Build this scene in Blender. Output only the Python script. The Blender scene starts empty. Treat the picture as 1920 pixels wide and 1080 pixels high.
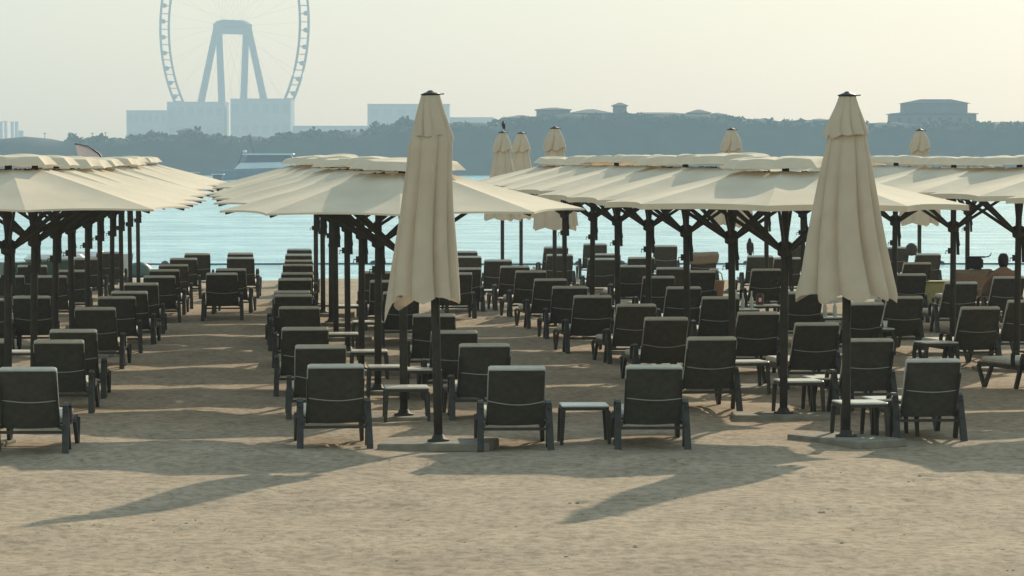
import bpy, math, random
from mathutils import Vector, Matrix, Quaternion
random.seed(7)
R = math.radians
scene = bpy.context.scene
COL = scene.collection

# ------------------------------------------------------------------ camera
FPX = 6400.0          # focal length in photo pixels (1920 wide): about 120 mm
CAMH = 3.0
PITCH = math.atan(240.0 / FPX)
cam = bpy.data.cameras.new('camera')
cam.sensor_width = 36.0
cam.lens = FPX / 1920.0 * 36.0
cam.clip_start = 0.5
cam.clip_end = 9000.0
camo = bpy.data.objects.new('camera', cam)
COL.objects.link(camo)
camo.location = (0, 0, CAMH)
camo.rotation_euler = (R(90) - PITCH, 0, 0)
scene.camera = camo

# ------------------------------------------------------------------ sky, sun, exposure
SUN_EL, SUN_AZ = 23.0, 20.9          # azimuth measured to the right of straight ahead (+Y)
world = bpy.data.worlds.new('World')
scene.world = world
world.use_nodes = True
wn = world.node_tree.nodes
wl = world.node_tree.links
wn.clear()
sky = wn.new('ShaderNodeTexSky')
sky.sky_type = 'NISHITA'
sky.sun_disc = False
sky.sun_elevation = R(SUN_EL)
sky.sun_rotation = R(SUN_AZ)
sky.altitude = 0.0
sky.air_density = 3.0
sky.dust_density = 0.9
sky.ozone_density = 8.0
bg = wn.new('ShaderNodeBackground')
bg.inputs['Strength'].default_value = 0.146
wo = wn.new('ShaderNodeOutputWorld')
hs = wn.new('ShaderNodeHueSaturation')          # dusty Gulf air: the whole sky is paler than a clear one
hs.inputs['Saturation'].default_value = 0.62
wl.new(sky.outputs[0], hs.inputs['Color'])
tint = wn.new('ShaderNodeMix'); tint.data_type = 'RGBA'; tint.blend_type = 'MULTIPLY'
tint.inputs[0].default_value = 1.0
tint.inputs[7].default_value = (0.935, 1.0, 0.94, 1)
wl.new(hs.outputs[0], tint.inputs[6])
wl.new(tint.outputs[2], bg.inputs[0])
wl.new(bg.outputs[0], wo.inputs[0])

sun = bpy.data.lights.new('sun', 'SUN')
sun.energy = 3.2
sun.angle = R(0.6)
sun.color = (1.0, 0.87, 0.66)
suno = bpy.data.objects.new('sun', sun)
COL.objects.link(suno)
sdir = Vector((math.sin(R(SUN_AZ)) * math.cos(R(SUN_EL)), math.cos(R(SUN_AZ)) * math.cos(R(SUN_EL)), math.sin(R(SUN_EL))))
suno.location = sdir * 60
suno.rotation_euler = sdir.to_track_quat('Z', 'Y').to_euler()

scene.view_settings.view_transform = 'Standard'
scene.view_settings.look = 'None'
scene.view_settings.gamma = 1.0
scene.view_settings.exposure = 0.7
scene.view_settings.use_curve_mapping = False
scene.render.engine = 'CYCLES'
cy = scene.cycles
cy.use_denoising = True
cy.max_bounces = 8
cy.diffuse_bounces = 3
cy.glossy_bounces = 3
cy.transmission_bounces = 4
cy.volume_bounces = 1
cy.transparent_max_bounces = 8
cy.sample_clamp_indirect = 6.0
cy.caustics_reflective = False
cy.caustics_refractive = False

WATER_Z = -1.2
HAZE_DENSITY = 0.00039

# ------------------------------------------------------------------ pixel -> place
def ray(px, py):
    u = (px - 960.0) / FPX
    v = (540.0 - py) / FPX
    return Vector((u, math.cos(PITCH) + v * math.sin(PITCH), -math.sin(PITCH) + v * math.cos(PITCH)))
def at_z(px, py, z=0.0):
    r = ray(px, py)
    t = (z - CAMH) / r.z
    return Vector((r.x * t, r.y * t, z))
def at_d(px, py, d):
    r = ray(px, py)
    t = d / r.y
    return Vector((r.x * t, d, CAMH + r.z * t))

# ------------------------------------------------------------------ materials
def mat(name, color, rough=0.7, spec=0.3, var=0.0, vscale=8.0, bump=0.0, bscale=60.0, metallic=0.0, coords='Object', stretch=None, translucent=0.0):
    m = bpy.data.materials.new(name)
    m.use_nodes = True
    nt = m.node_tree
    b = nt.nodes['Principled BSDF']
    b.inputs['Base Color'].default_value = (*color, 1)
    b.inputs['Roughness'].default_value = rough
    b.inputs['Specular IOR Level'].default_value = spec
    b.inputs['Metallic'].default_value = metallic
    tc = nt.nodes.new('ShaderNodeTexCoord')
    src = tc.outputs[coords]
    if stretch:
        mp = nt.nodes.new('ShaderNodeMapping')
        mp.inputs['Scale'].default_value = stretch
        nt.links.new(src, mp.inputs[0])
        src = mp.outputs[0]
    colsock = None
    if var > 0:
        nz = nt.nodes.new('ShaderNodeTexNoise')
        nz.inputs['Scale'].default_value = vscale
        nz.inputs['Detail'].default_value = 6
        nt.links.new(src, nz.inputs['Vector'])
        rp = nt.nodes.new('ShaderNodeValToRGB')
        rp.color_ramp.elements[0].position = 0.3
        rp.color_ramp.elements[1].position = 0.7
        rp.color_ramp.elements[0].color = (*[c * (1 - var) for c in color], 1)
        rp.color_ramp.elements[1].color = (*[min(1, c * (1 + var)) for c in color], 1)
        nt.links.new(nz.outputs['Fac'], rp.inputs[0])
        nt.links.new(rp.outputs[0], b.inputs['Base Color'])
        colsock = rp.outputs[0]
    if bump > 0:
        nb = nt.nodes.new('ShaderNodeTexNoise')
        nb.inputs['Scale'].default_value = bscale
        nb.inputs['Detail'].default_value = 4
        nt.links.new(src, nb.inputs['Vector'])
        bp = nt.nodes.new('ShaderNodeBump')
        bp.inputs['Strength'].default_value = bump
        bp.inputs['Distance'].default_value = 0.02
        nt.links.new(nb.outputs['Fac'], bp.inputs['Height'])
        nt.links.new(bp.outputs[0], b.inputs['Normal'])
    if translucent > 0:
        tr = nt.nodes.new('ShaderNodeBsdfTranslucent')
        tr.inputs[0].default_value = (*color, 1)
        if colsock:
            nt.links.new(colsock, tr.inputs[0])
        mx = nt.nodes.new('ShaderNodeMixShader')
        mx.inputs[0].default_value = translucent
        nt.links.new(b.outputs[0], mx.inputs[1])
        nt.links.new(tr.outputs[0], mx.inputs[2])
        nt.links.new(mx.outputs[0], nt.nodes['Material Output'].inputs['Surface'])
    return m

M = {}
M['fabric'] = mat('cream_canvas', (0.71, 0.595, 0.45), 0.85, 0.15, var=0.08, vscale=1.6, bump=0.12, bscale=7, translucent=0.06)
M['fabric_closed'] = mat('folded_canvas', (0.66, 0.55, 0.425), 0.88, 0.12, var=0.07, vscale=3.0, bump=0.15, bscale=12, translucent=0.14)
M['pole'] = mat('charcoal_pole', (0.050, 0.045, 0.038), 0.65, 0.2, var=0.25, vscale=6)
M['pole_far'] = M['pole']
M['finial'] = mat('black_plastic', (0.012, 0.012, 0.013), 0.5, 0.4)
M['concrete'] = mat('base_concrete', (0.25, 0.22, 0.175), 0.9, 0.2, var=0.25, vscale=5, bump=0.3, bscale=30)
M['sling'] = mat('dark_sling', (0.062, 0.056, 0.045), 0.75, 0.2, var=0.2, vscale=14, bump=0.1, bscale=200)
M['cushion'] = mat('grey_cushion', (0.58, 0.53, 0.44), 0.85, 0.2, var=0.12, vscale=9, bump=0.1, bscale=60)
M['frame'] = mat('dark_frame', (0.038, 0.035, 0.029), 0.45, 0.35, var=0.3, vscale=10)
M['piping'] = mat('pale_piping', (0.34, 0.34, 0.32), 0.7, 0.3)
M['tabletop'] = mat('table_top', (0.74, 0.71, 0.65), 0.28, 0.6, var=0.12, vscale=12)
M['towel'] = mat('tan_towel', (0.28, 0.22, 0.165), 0.95, 0.1, var=0.12, vscale=20, bump=0.3, bscale=120)
M['towel_white'] = mat('white_towel', (0.7, 0.68, 0.62), 0.95, 0.1, var=0.08, vscale=20, bump=0.3, bscale=120)
M['straw'] = mat('straw', (0.24, 0.13, 0.07), 0.9, 0.1, var=0.3, vscale=60, bump=0.5, bscale=120)
M['skin'] = mat('skin', (0.30, 0.17, 0.11), 0.6, 0.3, var=0.06, vscale=12)
M['hair'] = mat('dark_hair', (0.012, 0.010, 0.009), 0.5, 0.4, var=0.3, vscale=30)
M['brown_cloth'] = mat('brown_cloth', (0.16, 0.115, 0.085), 0.9, 0.1, var=0.15, vscale=20)
M['bird'] = mat('bird_feathers', (0.02, 0.017, 0.02), 0.6, 0.3, var=0.5, vscale=30)
M['white_plastic'] = mat('white_plastic', (0.75, 0.75, 0.72), 0.35, 0.5, var=0.05)
M['glass_bottle'] = mat('pale_bottle', (0.55, 0.56, 0.48), 0.25, 0.6, var=0.1, vscale=30)
M['red_brown'] = mat('red_lantern', (0.14, 0.03, 0.02), 0.5, 0.4, var=0.2, vscale=30)
M['yellow_cloth'] = mat('olive_yellow', (0.34, 0.33, 0.16), 0.8, 0.2, var=0.1, vscale=10)
M['green_hull'] = mat('green_hull', (0.055, 0.10, 0.085), 0.5, 0.4, var=0.15, vscale=4)
M['dark_bag'] = mat('dark_bag', (0.02, 0.022, 0.022), 0.7, 0.3, var=0.3, vscale=20)
M['banner'] = mat('grey_violet_banner', (0.42, 0.38, 0.41), 0.85, 0.15, var=0.06, vscale=3, translucent=0.25)
M['hull_white'] = mat('boat_white', (0.62, 0.64, 0.66), 0.4, 0.5, var=0.05, vscale=1)
M['hull_dark'] = mat('boat_dark', (0.05, 0.06, 0.08), 0.3, 0.5, var=0.1, vscale=1)
M['hull_mid'] = mat('boat_blue_grey', (0.16, 0.19, 0.23), 0.4, 0.5, var=0.1, vscale=1)
M['villa_wall'] = mat('villa_wall', (0.15, 0.14, 0.125), 0.9, 0.2, var=0.12, vscale=0.3, bump=0.2, bscale=2)
M['villa_roof'] = mat('villa_roof', (0.09, 0.07, 0.06), 0.9, 0.2, var=0.2, vscale=1.2)
M['window'] = mat('window_dark', (0.04, 0.05, 0.06), 0.2, 0.5, var=0.2, vscale=0.5)
M['podium'] = mat('podium_wall', (0.33, 0.33, 0.32), 0.8, 0.3, var=0.1, vscale=0.08)
M['podium_glass'] = mat('podium_glass', (0.22, 0.23, 0.24), 0.3, 0.4, var=0.1, vscale=0.1)
M['wheel_legs'] = mat('wheel_leg_paint', (0.12, 0.13, 0.14), 0.7, 0.1, var=0.1, vscale=0.1)
M['steel'] = mat('wheel_steel', (0.03, 0.03, 0.035), 0.7, 0.1, var=0.1, vscale=0.1)
M['leaf'] = mat('foliage', (0.045, 0.065, 0.032), 0.85, 0.2, var=0.5, vscale=1.5)
M['bark'] = mat('bark', (0.09, 0.07, 0.05), 0.9, 0.1, var=0.3, vscale=3)
M['rope'] = mat('buoy_rope', (0.10, 0.12, 0.14), 0.7, 0.3, var=0.2, vscale=3)
M['float'] = mat('buoy_float', (0.05, 0.06, 0.08), 0.6, 0.4, var=0.2, vscale=3)

# ------------------------------------------------------------------ mesh builder
class MB:
    def __init__(s):
        s.v = []; s.f = []; s.sm = []
    def add(s, vs, fs, smooth=False):
        o = len(s.v)
        s.v += [tuple(p) for p in vs]
        s.f += [tuple(i + o for i in f) for f in fs]
        s.sm += [smooth] * len(fs)
        return s
    def box(s, c, size, rot=None):
        hx, hy, hz = size[0] / 2, size[1] / 2, size[2] / 2
        vs = [Vector((x, y, z)) for z in (-hz, hz) for y in (-hy, hy) for x in (-hx, hx)]
        if rot is not None:
            vs = [rot @ p for p in vs]
        c = Vector(c)
        return s.add([p + c for p in vs], [(0, 2, 3, 1), (4, 5, 7, 6), (0, 1, 5, 4), (1, 3, 7, 5), (3, 2, 6, 7), (2, 0, 4, 6)])
    def rbox(s, c, size, bev, rot=None):
        # box with a rounded vertical-section: chamfered along all edges (super simple: 24 verts)
        hx, hy, hz = size[0] / 2, size[1] / 2, size[2] / 2
        b = min(bev, hx * .9, hy * .9, hz * .9)
        rings = [(-hz, b), (-hz + b, 0), (hz - b, 0), (hz, b)]
        vs = []
        for z, q in rings:
            x, y = hx - q, hy - q
            vs += [(x - b, -y, z), (x, -y + b, z), (x, y - b, z), (x - b, y, z), (-x + b, y, z), (-x, y - b, z), (-x, -y + b, z), (-x + b, -y, z)]
        vs = [Vector(p) for p in vs]
        if rot is not None:
            vs = [rot @ p for p in vs]
        c = Vector(c)
        fs = [tuple(range(7, -1, -1)), tuple(range(24, 32))]
        for k in range(3):
            for i in range(8):
                j = (i + 1) % 8
                fs.append((k * 8 + i, k * 8 + j, k * 8 + 8 + j, k * 8 + 8 + i))
        return s.add([p + c for p in vs], fs)
    def bar(s, p0, p1, w, h, side=Vector((1, 0, 0)), w1=None, h1=None):
        # rectangular bar from p0 to p1; w along 'side', h across
        p0, p1 = Vector(p0), Vector(p1)
        d = (p1 - p0).normalized()
        sd = (side - d * side.dot(d)).normalized()
        up = d.cross(sd)
        w1 = w if w1 is None else w1
        h1 = h if h1 is None else h1
        vs = []
        for p, a, b in ((p0, w, h), (p1, w1, h1)):
            vs += [p - sd * a / 2 - up * b / 2, p + sd * a / 2 - up * b / 2, p + sd * a / 2 + up * b / 2, p - sd * a / 2 + up * b / 2]
        return s.add(vs, [(3, 2, 1, 0), (4, 5, 6, 7), (0, 1, 5, 4), (1, 2, 6, 5), (2, 3, 7, 6), (3, 0, 4, 7)])
    def tube(s, pts, r, n=8, cap=True):
        pts = [Vector(p) for p in pts]
        rs = r if isinstance(r, (list, tuple)) else [r] * len(pts)
        vs = []; fs = []
        for i, p in enumerate(pts):
            d = (pts[min(i + 1, len(pts) - 1)] - pts[max(i - 1, 0)]).normalized()
            a = Vector((0, 0, 1)) if abs(d.z) < .9 else Vector((1, 0, 0))
            u = d.cross(a).normalized(); w = d.cross(u)
            for k in range(n):
                t = 2 * math.pi * k / n
                vs.append(p + (u * math.cos(t) + w * math.sin(t)) * rs[i])
        for i in range(len(pts) - 1):
            for k in range(n):
                j = (k + 1) % n
                fs.append((i * n + k, i * n + n + k, i * n + n + j, i * n + j))
        s.add(vs, fs, True)
        if cap:
            o = len(s.v) - len(vs)
            s.f.append(tuple(o + k for k in range(n))); s.sm.append(False)
            s.f.append(tuple(o + (len(pts) - 1) * n + k for k in range(n - 1, -1, -1))); s.sm.append(False)
        return s
    def lathe(s, prof, n=16, c=(0, 0, 0), smooth=True):
        vs = []; fs = []
        c = Vector(c)
        for r, z in prof:
            for k in range(n):
                t = 2 * math.pi * k / n
                vs.append(c + Vector((r * math.cos(t), r * math.sin(t), z)))
        for i in range(len(prof) - 1):
            for k in range(n):
                j = (k + 1) % n
                fs.append((i * n + k, i * n + j, i * n + n + j, i * n + n + k))
        s.add(vs, fs, smooth)
        o = len(s.v) - len(vs)
        if prof[0][0] > 1e-4:
            s.f.append(tuple(o + k for k in range(n - 1, -1, -1))); s.sm.append(False)
        if prof[-1][0] > 1e-4:
            s.f.append(tuple(o + (len(prof) - 1) * n + k for k in range(n))); s.sm.append(False)
        return s
    def grid(s, fn, nu, nv, smooth=True):
        vs = [Vector(fn(i / nu, j / nv)) for j in range(nv + 1) for i in range(nu + 1)]
        fs = [(j * (nu + 1) + i, j * (nu + 1) + i + 1, (j + 1) * (nu + 1) + i + 1, (j + 1) * (nu + 1) + i) for j in range(nv) for i in range(nu)]
        return s.add(vs, fs, smooth)
    def mesh(s, name):
        me = bpy.data.meshes.new(name)
        me.from_pydata(s.v, [], s.f)
        me.polygons.foreach_set('use_smooth', s.sm)
        me.update()
        return me
    def build(s, name, material, parent=None):
        me = s.mesh(name)
        me.materials.append(material)
        return link(name, me, parent)

def link(name, me, parent=None):
    o = bpy.data.objects.new(name, me)
    COL.objects.link(o)
    if parent is not None:
        o.parent = parent
    return o
def tag(o, label=None, cat=None, group=None, kind=None):
    if label: o['label'] = label
    if cat: o['category'] = cat
    if group: o['group'] = group
    if kind: o['kind'] = kind
    return o
def thing(name, loc=(0, 0, 0), rz=0.0):
    o = bpy.data.objects.new(name, None)
    COL.objects.link(o)
    o.location = loc
    o.rotation_euler = (0, 0, rz)
    o.empty_display_size = 0.2
    return o
def copy_tree(o, parent=None):
    c = o.copy()
    COL.objects.link(c)
    if parent is not None:
        c.parent = parent
    for ch in list(KIDS(o)):
        copy_tree(ch, c)
    return c
_kids = {}
def KIDS(o):
    return o.children
ORD = ['first', 'second', 'third', 'fourth', 'fifth', 'sixth', 'seventh', 'eighth', 'ninth', 'tenth', 'eleventh', 'twelfth', 'thirteenth', 'fourteenth']

# ------------------------------------------------------------------ setting: sand, sea, far shore, haze
def sand_material():
    m = bpy.data.materials.new('beach_sand')
    m.use_nodes = True
    nt = m.node_tree; N = nt.nodes; L = nt.links
    b = N['Principled BSDF']
    b.inputs['Roughness'].default_value = 0.95
    b.inputs['Specular IOR Level'].default_value = 0.1
    tc = N.new('ShaderNodeTexCoord')
    def noise(scale, detail, stretch=(1, 1, 1), rough=.55):
        mp = N.new('ShaderNodeMapping'); mp.inputs['Scale'].default_value = stretch
        L.new(tc.outputs['Object'], mp.inputs[0])
        n = N.new('ShaderNodeTexNoise')
        n.inputs['Scale'].default_value = scale; n.inputs['Detail'].default_value = detail
        n.inputs['Roughness'].default_value = rough
        L.new(mp.outputs[0], n.inputs['Vector'])
        return n.outputs['Fac']
    big = noise(0.35, 4)
    mid = noise(2.2, 6, (0.8, 0.45, 1))
    fine = noise(11.0, 6, (.8, .6, 1), .7)
    clod = noise(4.0, 5, (.7, .7, 1), .6)
    def ramp(src, a, b_, p0=.3, p1=.7):
        r = N.new('ShaderNodeValToRGB')
        r.color_ramp.elements[0].position = p0; r.color_ramp.elements[1].position = p1
        r.color_ramp.elements[0].color = (*a, 1); r.color_ramp.elements[1].color = (*b_, 1)
        L.new(src, r.inputs[0]); return r.outputs[0]
    c1 = ramp(mid, (0.345, 0.272, 0.198), (0.445, 0.352, 0.258))
    c2 = ramp(big, (0.90, 0.87, 0.84), (1.06, 1.04, 1.0))
    c3 = ramp(fine, (0.66, 0.65, 0.63), (1.06, 1.06, 1.06), .36, .56)
    def mul(a, b_):
        x = N.new('ShaderNodeMix'); x.data_type = 'RGBA'; x.blend_type = 'MULTIPLY'
        x.inputs[0].default_value = 1.0
        L.new(a, x.inputs[6]); L.new(b_, x.inputs[7]); return x.outputs[2]
    L.new(mul(mul(c1, c2), c3), b.inputs['Base Color'])
    b1 = N.new('ShaderNodeBump'); b1.inputs['Strength'].default_value = 0.35; b1.inputs['Distance'].default_value = 0.10
    L.new(mid, b1.inputs['Height'])
    b3 = N.new('ShaderNodeBump'); b3.inputs['Strength'].default_value = 0.3; b3.inputs['Distance'].default_value = 0.07
    L.new(clod, b3.inputs['Height']); L.new(b1.outputs[0], b3.inputs['Normal'])
    b2 = N.new('ShaderNodeBump'); b2.inputs['Strength'].default_value = 0.6; b2.inputs['Distance'].default_value = 0.025
    L.new(fine, b2.inputs['Height']); L.new(b3.outputs[0], b2.inputs['Normal'])
    L.new(b2.outputs[0], b.inputs['Normal'])
    return m

def hgt(x, y):
    return (0.018 * math.sin(x * 1.1 + 0.6 * math.sin(y * .7)) + 0.014 * math.sin(y * 1.7 + x * .45) + 0.010 * math.sin(x * 2.9 - y * 2.3)) 
SHORE = 86.0
HX = 700.0
def build_sand():
    mb = MB()
    ys = [-200, -100, -40, 0, 10, 16] + [20 + i * .1 for i in range(221)] + [42.4 + i * .35 for i in range(int((SHORE - 42.4) / .35) + 1)] + [SHORE, SHORE + 1, SHORE + 6, SHORE + 20, SHORE + 34]
    xs = [-HX, -300, -100, -40, -22] + [-16 + i * .5 for i in range(17)] + [-7.6 + i * .1 for i in range(153)] + [8 + i * .5 for i in range(17)] + [22, 40, 100, 300, HX]
    def z(x, y):
        if y > SHORE + .2:
            t = (y - SHORE) / 34.0
            return 0.0 - 2.0 * t ** .8 * 1.0
        fade = 1.0 if (20 <= y <= SHORE and -16 <= x <= 16) else 0.0
        return hgt(x, y) * fade
    nx = len(xs)
    dz = {}
    rf_ = random.Random(41)
    ix0 = 5 + 17; iy0 = 6
    def stamp(cx, cy_, ang, L, W, depth):
        ca, sa_ = math.cos(ang), math.sin(ang)
        for j in range(int((cy_ - .5 - 20) / .1), int((cy_ + .5 - 20) / .1) + 1):
            if not 0 <= j <= 220: continue
            for i in range(int((cx - .5 + 7.6) / .1), int((cx + .5 + 7.6) / .1) + 1):
                if not 0 <= i < 153: continue
                dx, dy = -7.6 + i * .1 - cx, 20 + j * .1 - cy_
                u, v = dx * ca + dy * sa_, -dx * sa_ + dy * ca
                q = (u / L) ** 2 + (v / W) ** 2
                h = -depth * math.exp(-q) + depth * .55 * math.exp(-((math.sqrt(q) - 1.5) / .45) ** 2)
                dz[(iy0 + j, ix0 + i)] = dz.get((iy0 + j, ix0 + i), 0) + h
    for _ in range(16):                                  # walking trails
        x, y, a = rf_.uniform(-7, 7), rf_.uniform(21, 36), rf_.uniform(0, 6.28)
        for k in range(rf_.randint(6, 18)):
            sd = (.11 if k % 2 else -.11)
            stamp(x - math.sin(a) * sd, y + math.cos(a) * sd, a + rf_.uniform(-.15, .15), .15, .075, rf_.uniform(.012, .026))
            x += math.cos(a) * .62; y += math.sin(a) * .62; a += rf_.uniform(-.12, .12)
    for _ in range(240):                                 # churned patches round the loungers and in front
        stamp(rf_.uniform(-7, 7), rf_.uniform(21, 41.5), rf_.uniform(0, 6.28), rf_.uniform(.10, .28), rf_.uniform(.08, .16), rf_.uniform(.006, .018))
    vs = [(x, y, z(x, y) + dz.get((j, i), 0.0)) for j, y in enumerate(ys) for i, x in enumerate(xs)]
    fs = [(j * nx + i, j * nx + i + 1, (j + 1) * nx + i + 1, (j + 1) * nx + i) for j in range(len(ys) - 1) for i in range(nx - 1)]
    mb.add(vs, fs, True)
    o = mb.build('beach_sand', sand_material())
    tag(o, 'pale beige raked beach sand in front of and under the loungers', kind='structure')
build_sand()

def build_clods():
    rc = random.Random(77)
    mb = MB()
    for _ in range(6500):
        d = 21.5 + 17 * rc.random() ** 1.3
        x = rc.uniform(-.175, .175) * d
        r = rc.choice((.005, .007, .010, .017)) * rc.uniform(.7, 1.3)
        z = hgt(x, d) - .004
        a = rc.uniform(0, 6.28)
        vs = [(x + r * rc.uniform(.6, 1.5) * math.cos(a + k * 1.257), d + r * rc.uniform(.6, 1.5) * math.sin(a + k * 1.257), z) for k in range(5)] + [(x + r * .2, d, z + r * rc.uniform(.25, .5))]
        mb.add(vs, [(k, (k + 1) % 5, 5) for k in range(5)])
    o = mb.build('sand_clods', mat('sand_clod', (0.23, 0.18, 0.125), 0.95, 0.1, var=0.5, vscale=3))
    tag(o, 'small clods and bits scattered on the raked sand', kind='stuff')
build_clods()

def water_material():
    m = bpy.data.materials.new('sea_water')
    m.use_nodes = True
    nt = m.node_tree; N = nt.nodes; L = nt.links
    b = N['Principled BSDF']
    b.inputs['Base Color'].default_value = (0.10, 0.30, 0.33, 1)
    b.inputs['Roughness'].default_value = 0.14
    b.inputs['IOR'].default_value = 1.33
    tc = N.new('ShaderNodeTexCoord')
    def noise(scale, detail, stretch):
        mp = N.new('ShaderNodeMapping'); mp.inputs['Scale'].default_value = stretch
        L.new(tc.outputs['Object'], mp.inputs[0])
        n = N.new('ShaderNodeTexNoise')
        n.inputs['Scale'].default_value = scale; n.inputs['Detail'].default_value = detail
        L.new(mp.outputs[0], n.inputs['Vector'])
        return n.outputs['Fac']
    w1 = noise(0.9, 5, (0.55, 1, 1))
    w2 = noise(0.22, 6, (0.8, 1.0, 1))
    r = N.new('ShaderNodeValToRGB')
    r.color_ramp.elements[0].position = .38; r.color_ramp.elements[1].position = .62
    r.color_ramp.elements[0].color = (0.15, 0.44, 0.54, 1); r.color_ramp.elements[1].color = (0.44, 0.76, 0.85, 1)
    L.new(w2, r.inputs[0]); L.new(r.outputs[0], b.inputs['Base Color'])  # light and dark of the ripples painted into the water colour
    bp = N.new('ShaderNodeBump'); bp.inputs['Strength'].default_value = 1.0; bp.inputs['Distance'].default_value = 0.5
    L.new(w1, bp.inputs['Height'])
    bp2 = N.new('ShaderNodeBump'); bp2.inputs['Strength'].default_value = 0.5; bp2.inputs['Distance'].default_value = 0.8
    L.new(w2, bp2.inputs['Height']); L.new(bp.outputs[0], bp2.inputs['Normal'])
    L.new(bp2.outputs[0], b.inputs['Normal'])
    return m
mb = MB()
mb.add([(-HX, SHORE + 4, WATER_Z), (HX, SHORE + 4, WATER_Z), (HX, 3100, WATER_Z), (-HX, 3100, WATER_Z)], [(0, 1, 2, 3)])
tag(mb.build('sea_water', water_material()), 'calm turquoise sea between the beach and the far shore', kind='structure')

def interp(tab, x):
    if x <= tab[0][0]: return tab[0][1]
    for (a, p), (b, q) in zip(tab, tab[1:]):
        if x <= b:
            t = (x - a) / (b - a)
            return p + (q - p) * t
    return tab[-1][1]
TERR = [(-200, 268), (0, 265), (60, 261.5), (130, 263), (180, 268), (260, 266), (320, 258), (420, 258), (480, 263), (560, 257), (620, 250), (690, 254), (740, 238), (800, 236), (900, 236), (950, 235), (1000, 224), (1070, 221), (1160, 220), (1300, 221), (1380, 226), (1430, 231), (1500, 233), (1600, 236), (1700, 236), (1830, 236), (1920, 237), (2150, 244)]
def build_far_shore():
    mb = MB()
    rows = [(930, 0.0), (933, .25), (938, .55), (943, .82), (949, .97), (954, 1.0), (1010, 1.0), (1090, .6), (1150, .25), (2450, .22), (3090, .22)]
    xs = [-220 + i * 4.0 for i in range(111)]
    # widen with distance so that the land also fills the frame far away
    vs = []
    for d, k in rows:
        for x in xs:
            px = 960 + x / 1000 * FPX
            top = CAMH + (300 - interp(TERR, px) + 2.6 * math.sin(px * .031) + 2.0 * math.sin(px * .077 + 1)) * 1000 / FPX
            z = WATER_Z - .6 + (top - WATER_Z + .6) * k if k > 0 else WATER_Z - .6
            xx = x * (1.0 if d < 1200 else 3.0)
            z += (random.random() - .5) * .5 if 0.2 < k and d < 1200 else 0
            vs.append((xx + (random.random() - .5) * 1.0, d + (random.random() - .5) * 2 * (1 if d < 3000 else 0), z))
    nx = len(xs)
    fs = [(j * nx + i, j * nx + i + 1, (j + 1) * nx + i + 1, (j + 1) * nx + i) for j in range(len(rows) - 1) for i in range(nx - 1)]
    mb.add(vs, fs, True)
    m = mat('shore_scrub', (0.024, 0.030, 0.020), 0.95, 0.1, var=0.4, vscale=0.15, bump=0.6, bscale=0.5)
    tag(mb.build('far_shore', m), 'low wooded shore rising behind the sea', kind='structure')
build_far_shore()

# ------------------------------------------------------------------ far: ferris wheel, island blocks, villas, trees
def ferris_wheel():
    D = 2700.0
    k = D / FPX
    hub = at_d(436, 48, D)
    Rw = 228 * k
    ca, sa = .636, .772
    axis = Vector((sa, ca, 0)); inpl = Vector((ca, -sa, 0)); up = Vector((0, 0, 1))
    root = thing('ferris_wheel', (hub.x, hub.y, 2.0))
    off = Vector((0, 0, hub.z - 2.0))
    def P(t, r, a):
        return off + (inpl * math.cos(t) + up * math.sin(t)) * r + axis * a
    NS = 96
    half = 8.2 / 2
    for a in (-half, half):
        t = MB()
        pts = [P(2 * math.pi * i / NS, Rw, a) for i in range(NS + 1)]
        t.tube(pts, 1.05, 6, cap=False)
        t.build('rim', M['steel'], root)
    rung_me = MB().bar((0, 0, -half), (0, 0, half), .7, .7).mesh('rim_rung'); rung_me.materials.append(M['steel'])
    for i in range(NS):
        o = link('rim_rung', rung_me, root)
        o.location = P(2 * math.pi * i / NS, Rw, 0)
        o.rotation_euler = axis.to_track_quat('Z', 'Y').to_euler()
    proto = None
    for i in range(48):
        th = 2 * math.pi * (i + .5) / 48
        if proto is None:
            c = MB()
            c.lathe([(0.05, -2.4), (1.5, -1.8), (2.0, 0), (1.5, 1.8), (0.05, 2.4)], 8)
            pod = c.build('capsule', M['steel'], root)
            proto = pod
        else:
            pod = proto.copy(); COL.objects.link(pod)
        p = P(th, Rw + 2.6, 0)
        pod.location = p
        pod.rotation_euler = (axis.to_track_quat('Z', 'Y')).to_euler()
        s_ = MB()
        s_.bar(P(th, Rw - .2, -half), P(th, Rw + 2.6, 0), .45, .45)
        s_.bar(P(th, Rw - .2, half), P(th, Rw + 2.6, 0), .45, .45)
        s_.build('capsule_arm', M['steel'], root)
    sp = MB()
    for i in range(48):
        th = 2 * math.pi * i / 48
        sp.tube([P(th, 2.5, (-9 if i % 2 else 9)), P(th, Rw, (-half if i % 2 else half))], .05, 4, cap=False)
    tag(sp.build('spoke_cables', M['steel'], root), kind='stuff')
    h = MB()
    h.tube([off - axis * 15, off - axis * 9, off + axis * 9, off + axis * 15], [3.2, 4.6, 4.6, 3.2], 14)
    h.build('hub', M['steel'], root)
    a_bot, b_bot, a_top = 60 * k, 58 * k, 14.0
    for sa_ in (-1, 1):
        for sb in (-1, 1):
            l = MB()
            top = off + axis * (sa_ * a_top) + inpl * (sb * 1.2)
            bot = axis * (sa_ * a_bot) + inpl * (sb * b_bot)
            l.bar(bot, top, 4.4, 4.4, side=inpl, w1=3.6, h1=3.6)
            l.build('support_leg', M['wheel_legs'], root)
    head = MB()
    head.box(off + Vector((0, 0, -2.6)), (2 * a_top + 4, 7.5, 8.2), Matrix.Rotation(math.atan2(axis.y, axis.x), 3, 'Z'))
    head.build('crosshead', M['wheel_legs'], root)
    tag(root, 'giant hazy observation wheel on a four legged support across the water', 'ferris wheel')
ferris_wheel()

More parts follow.
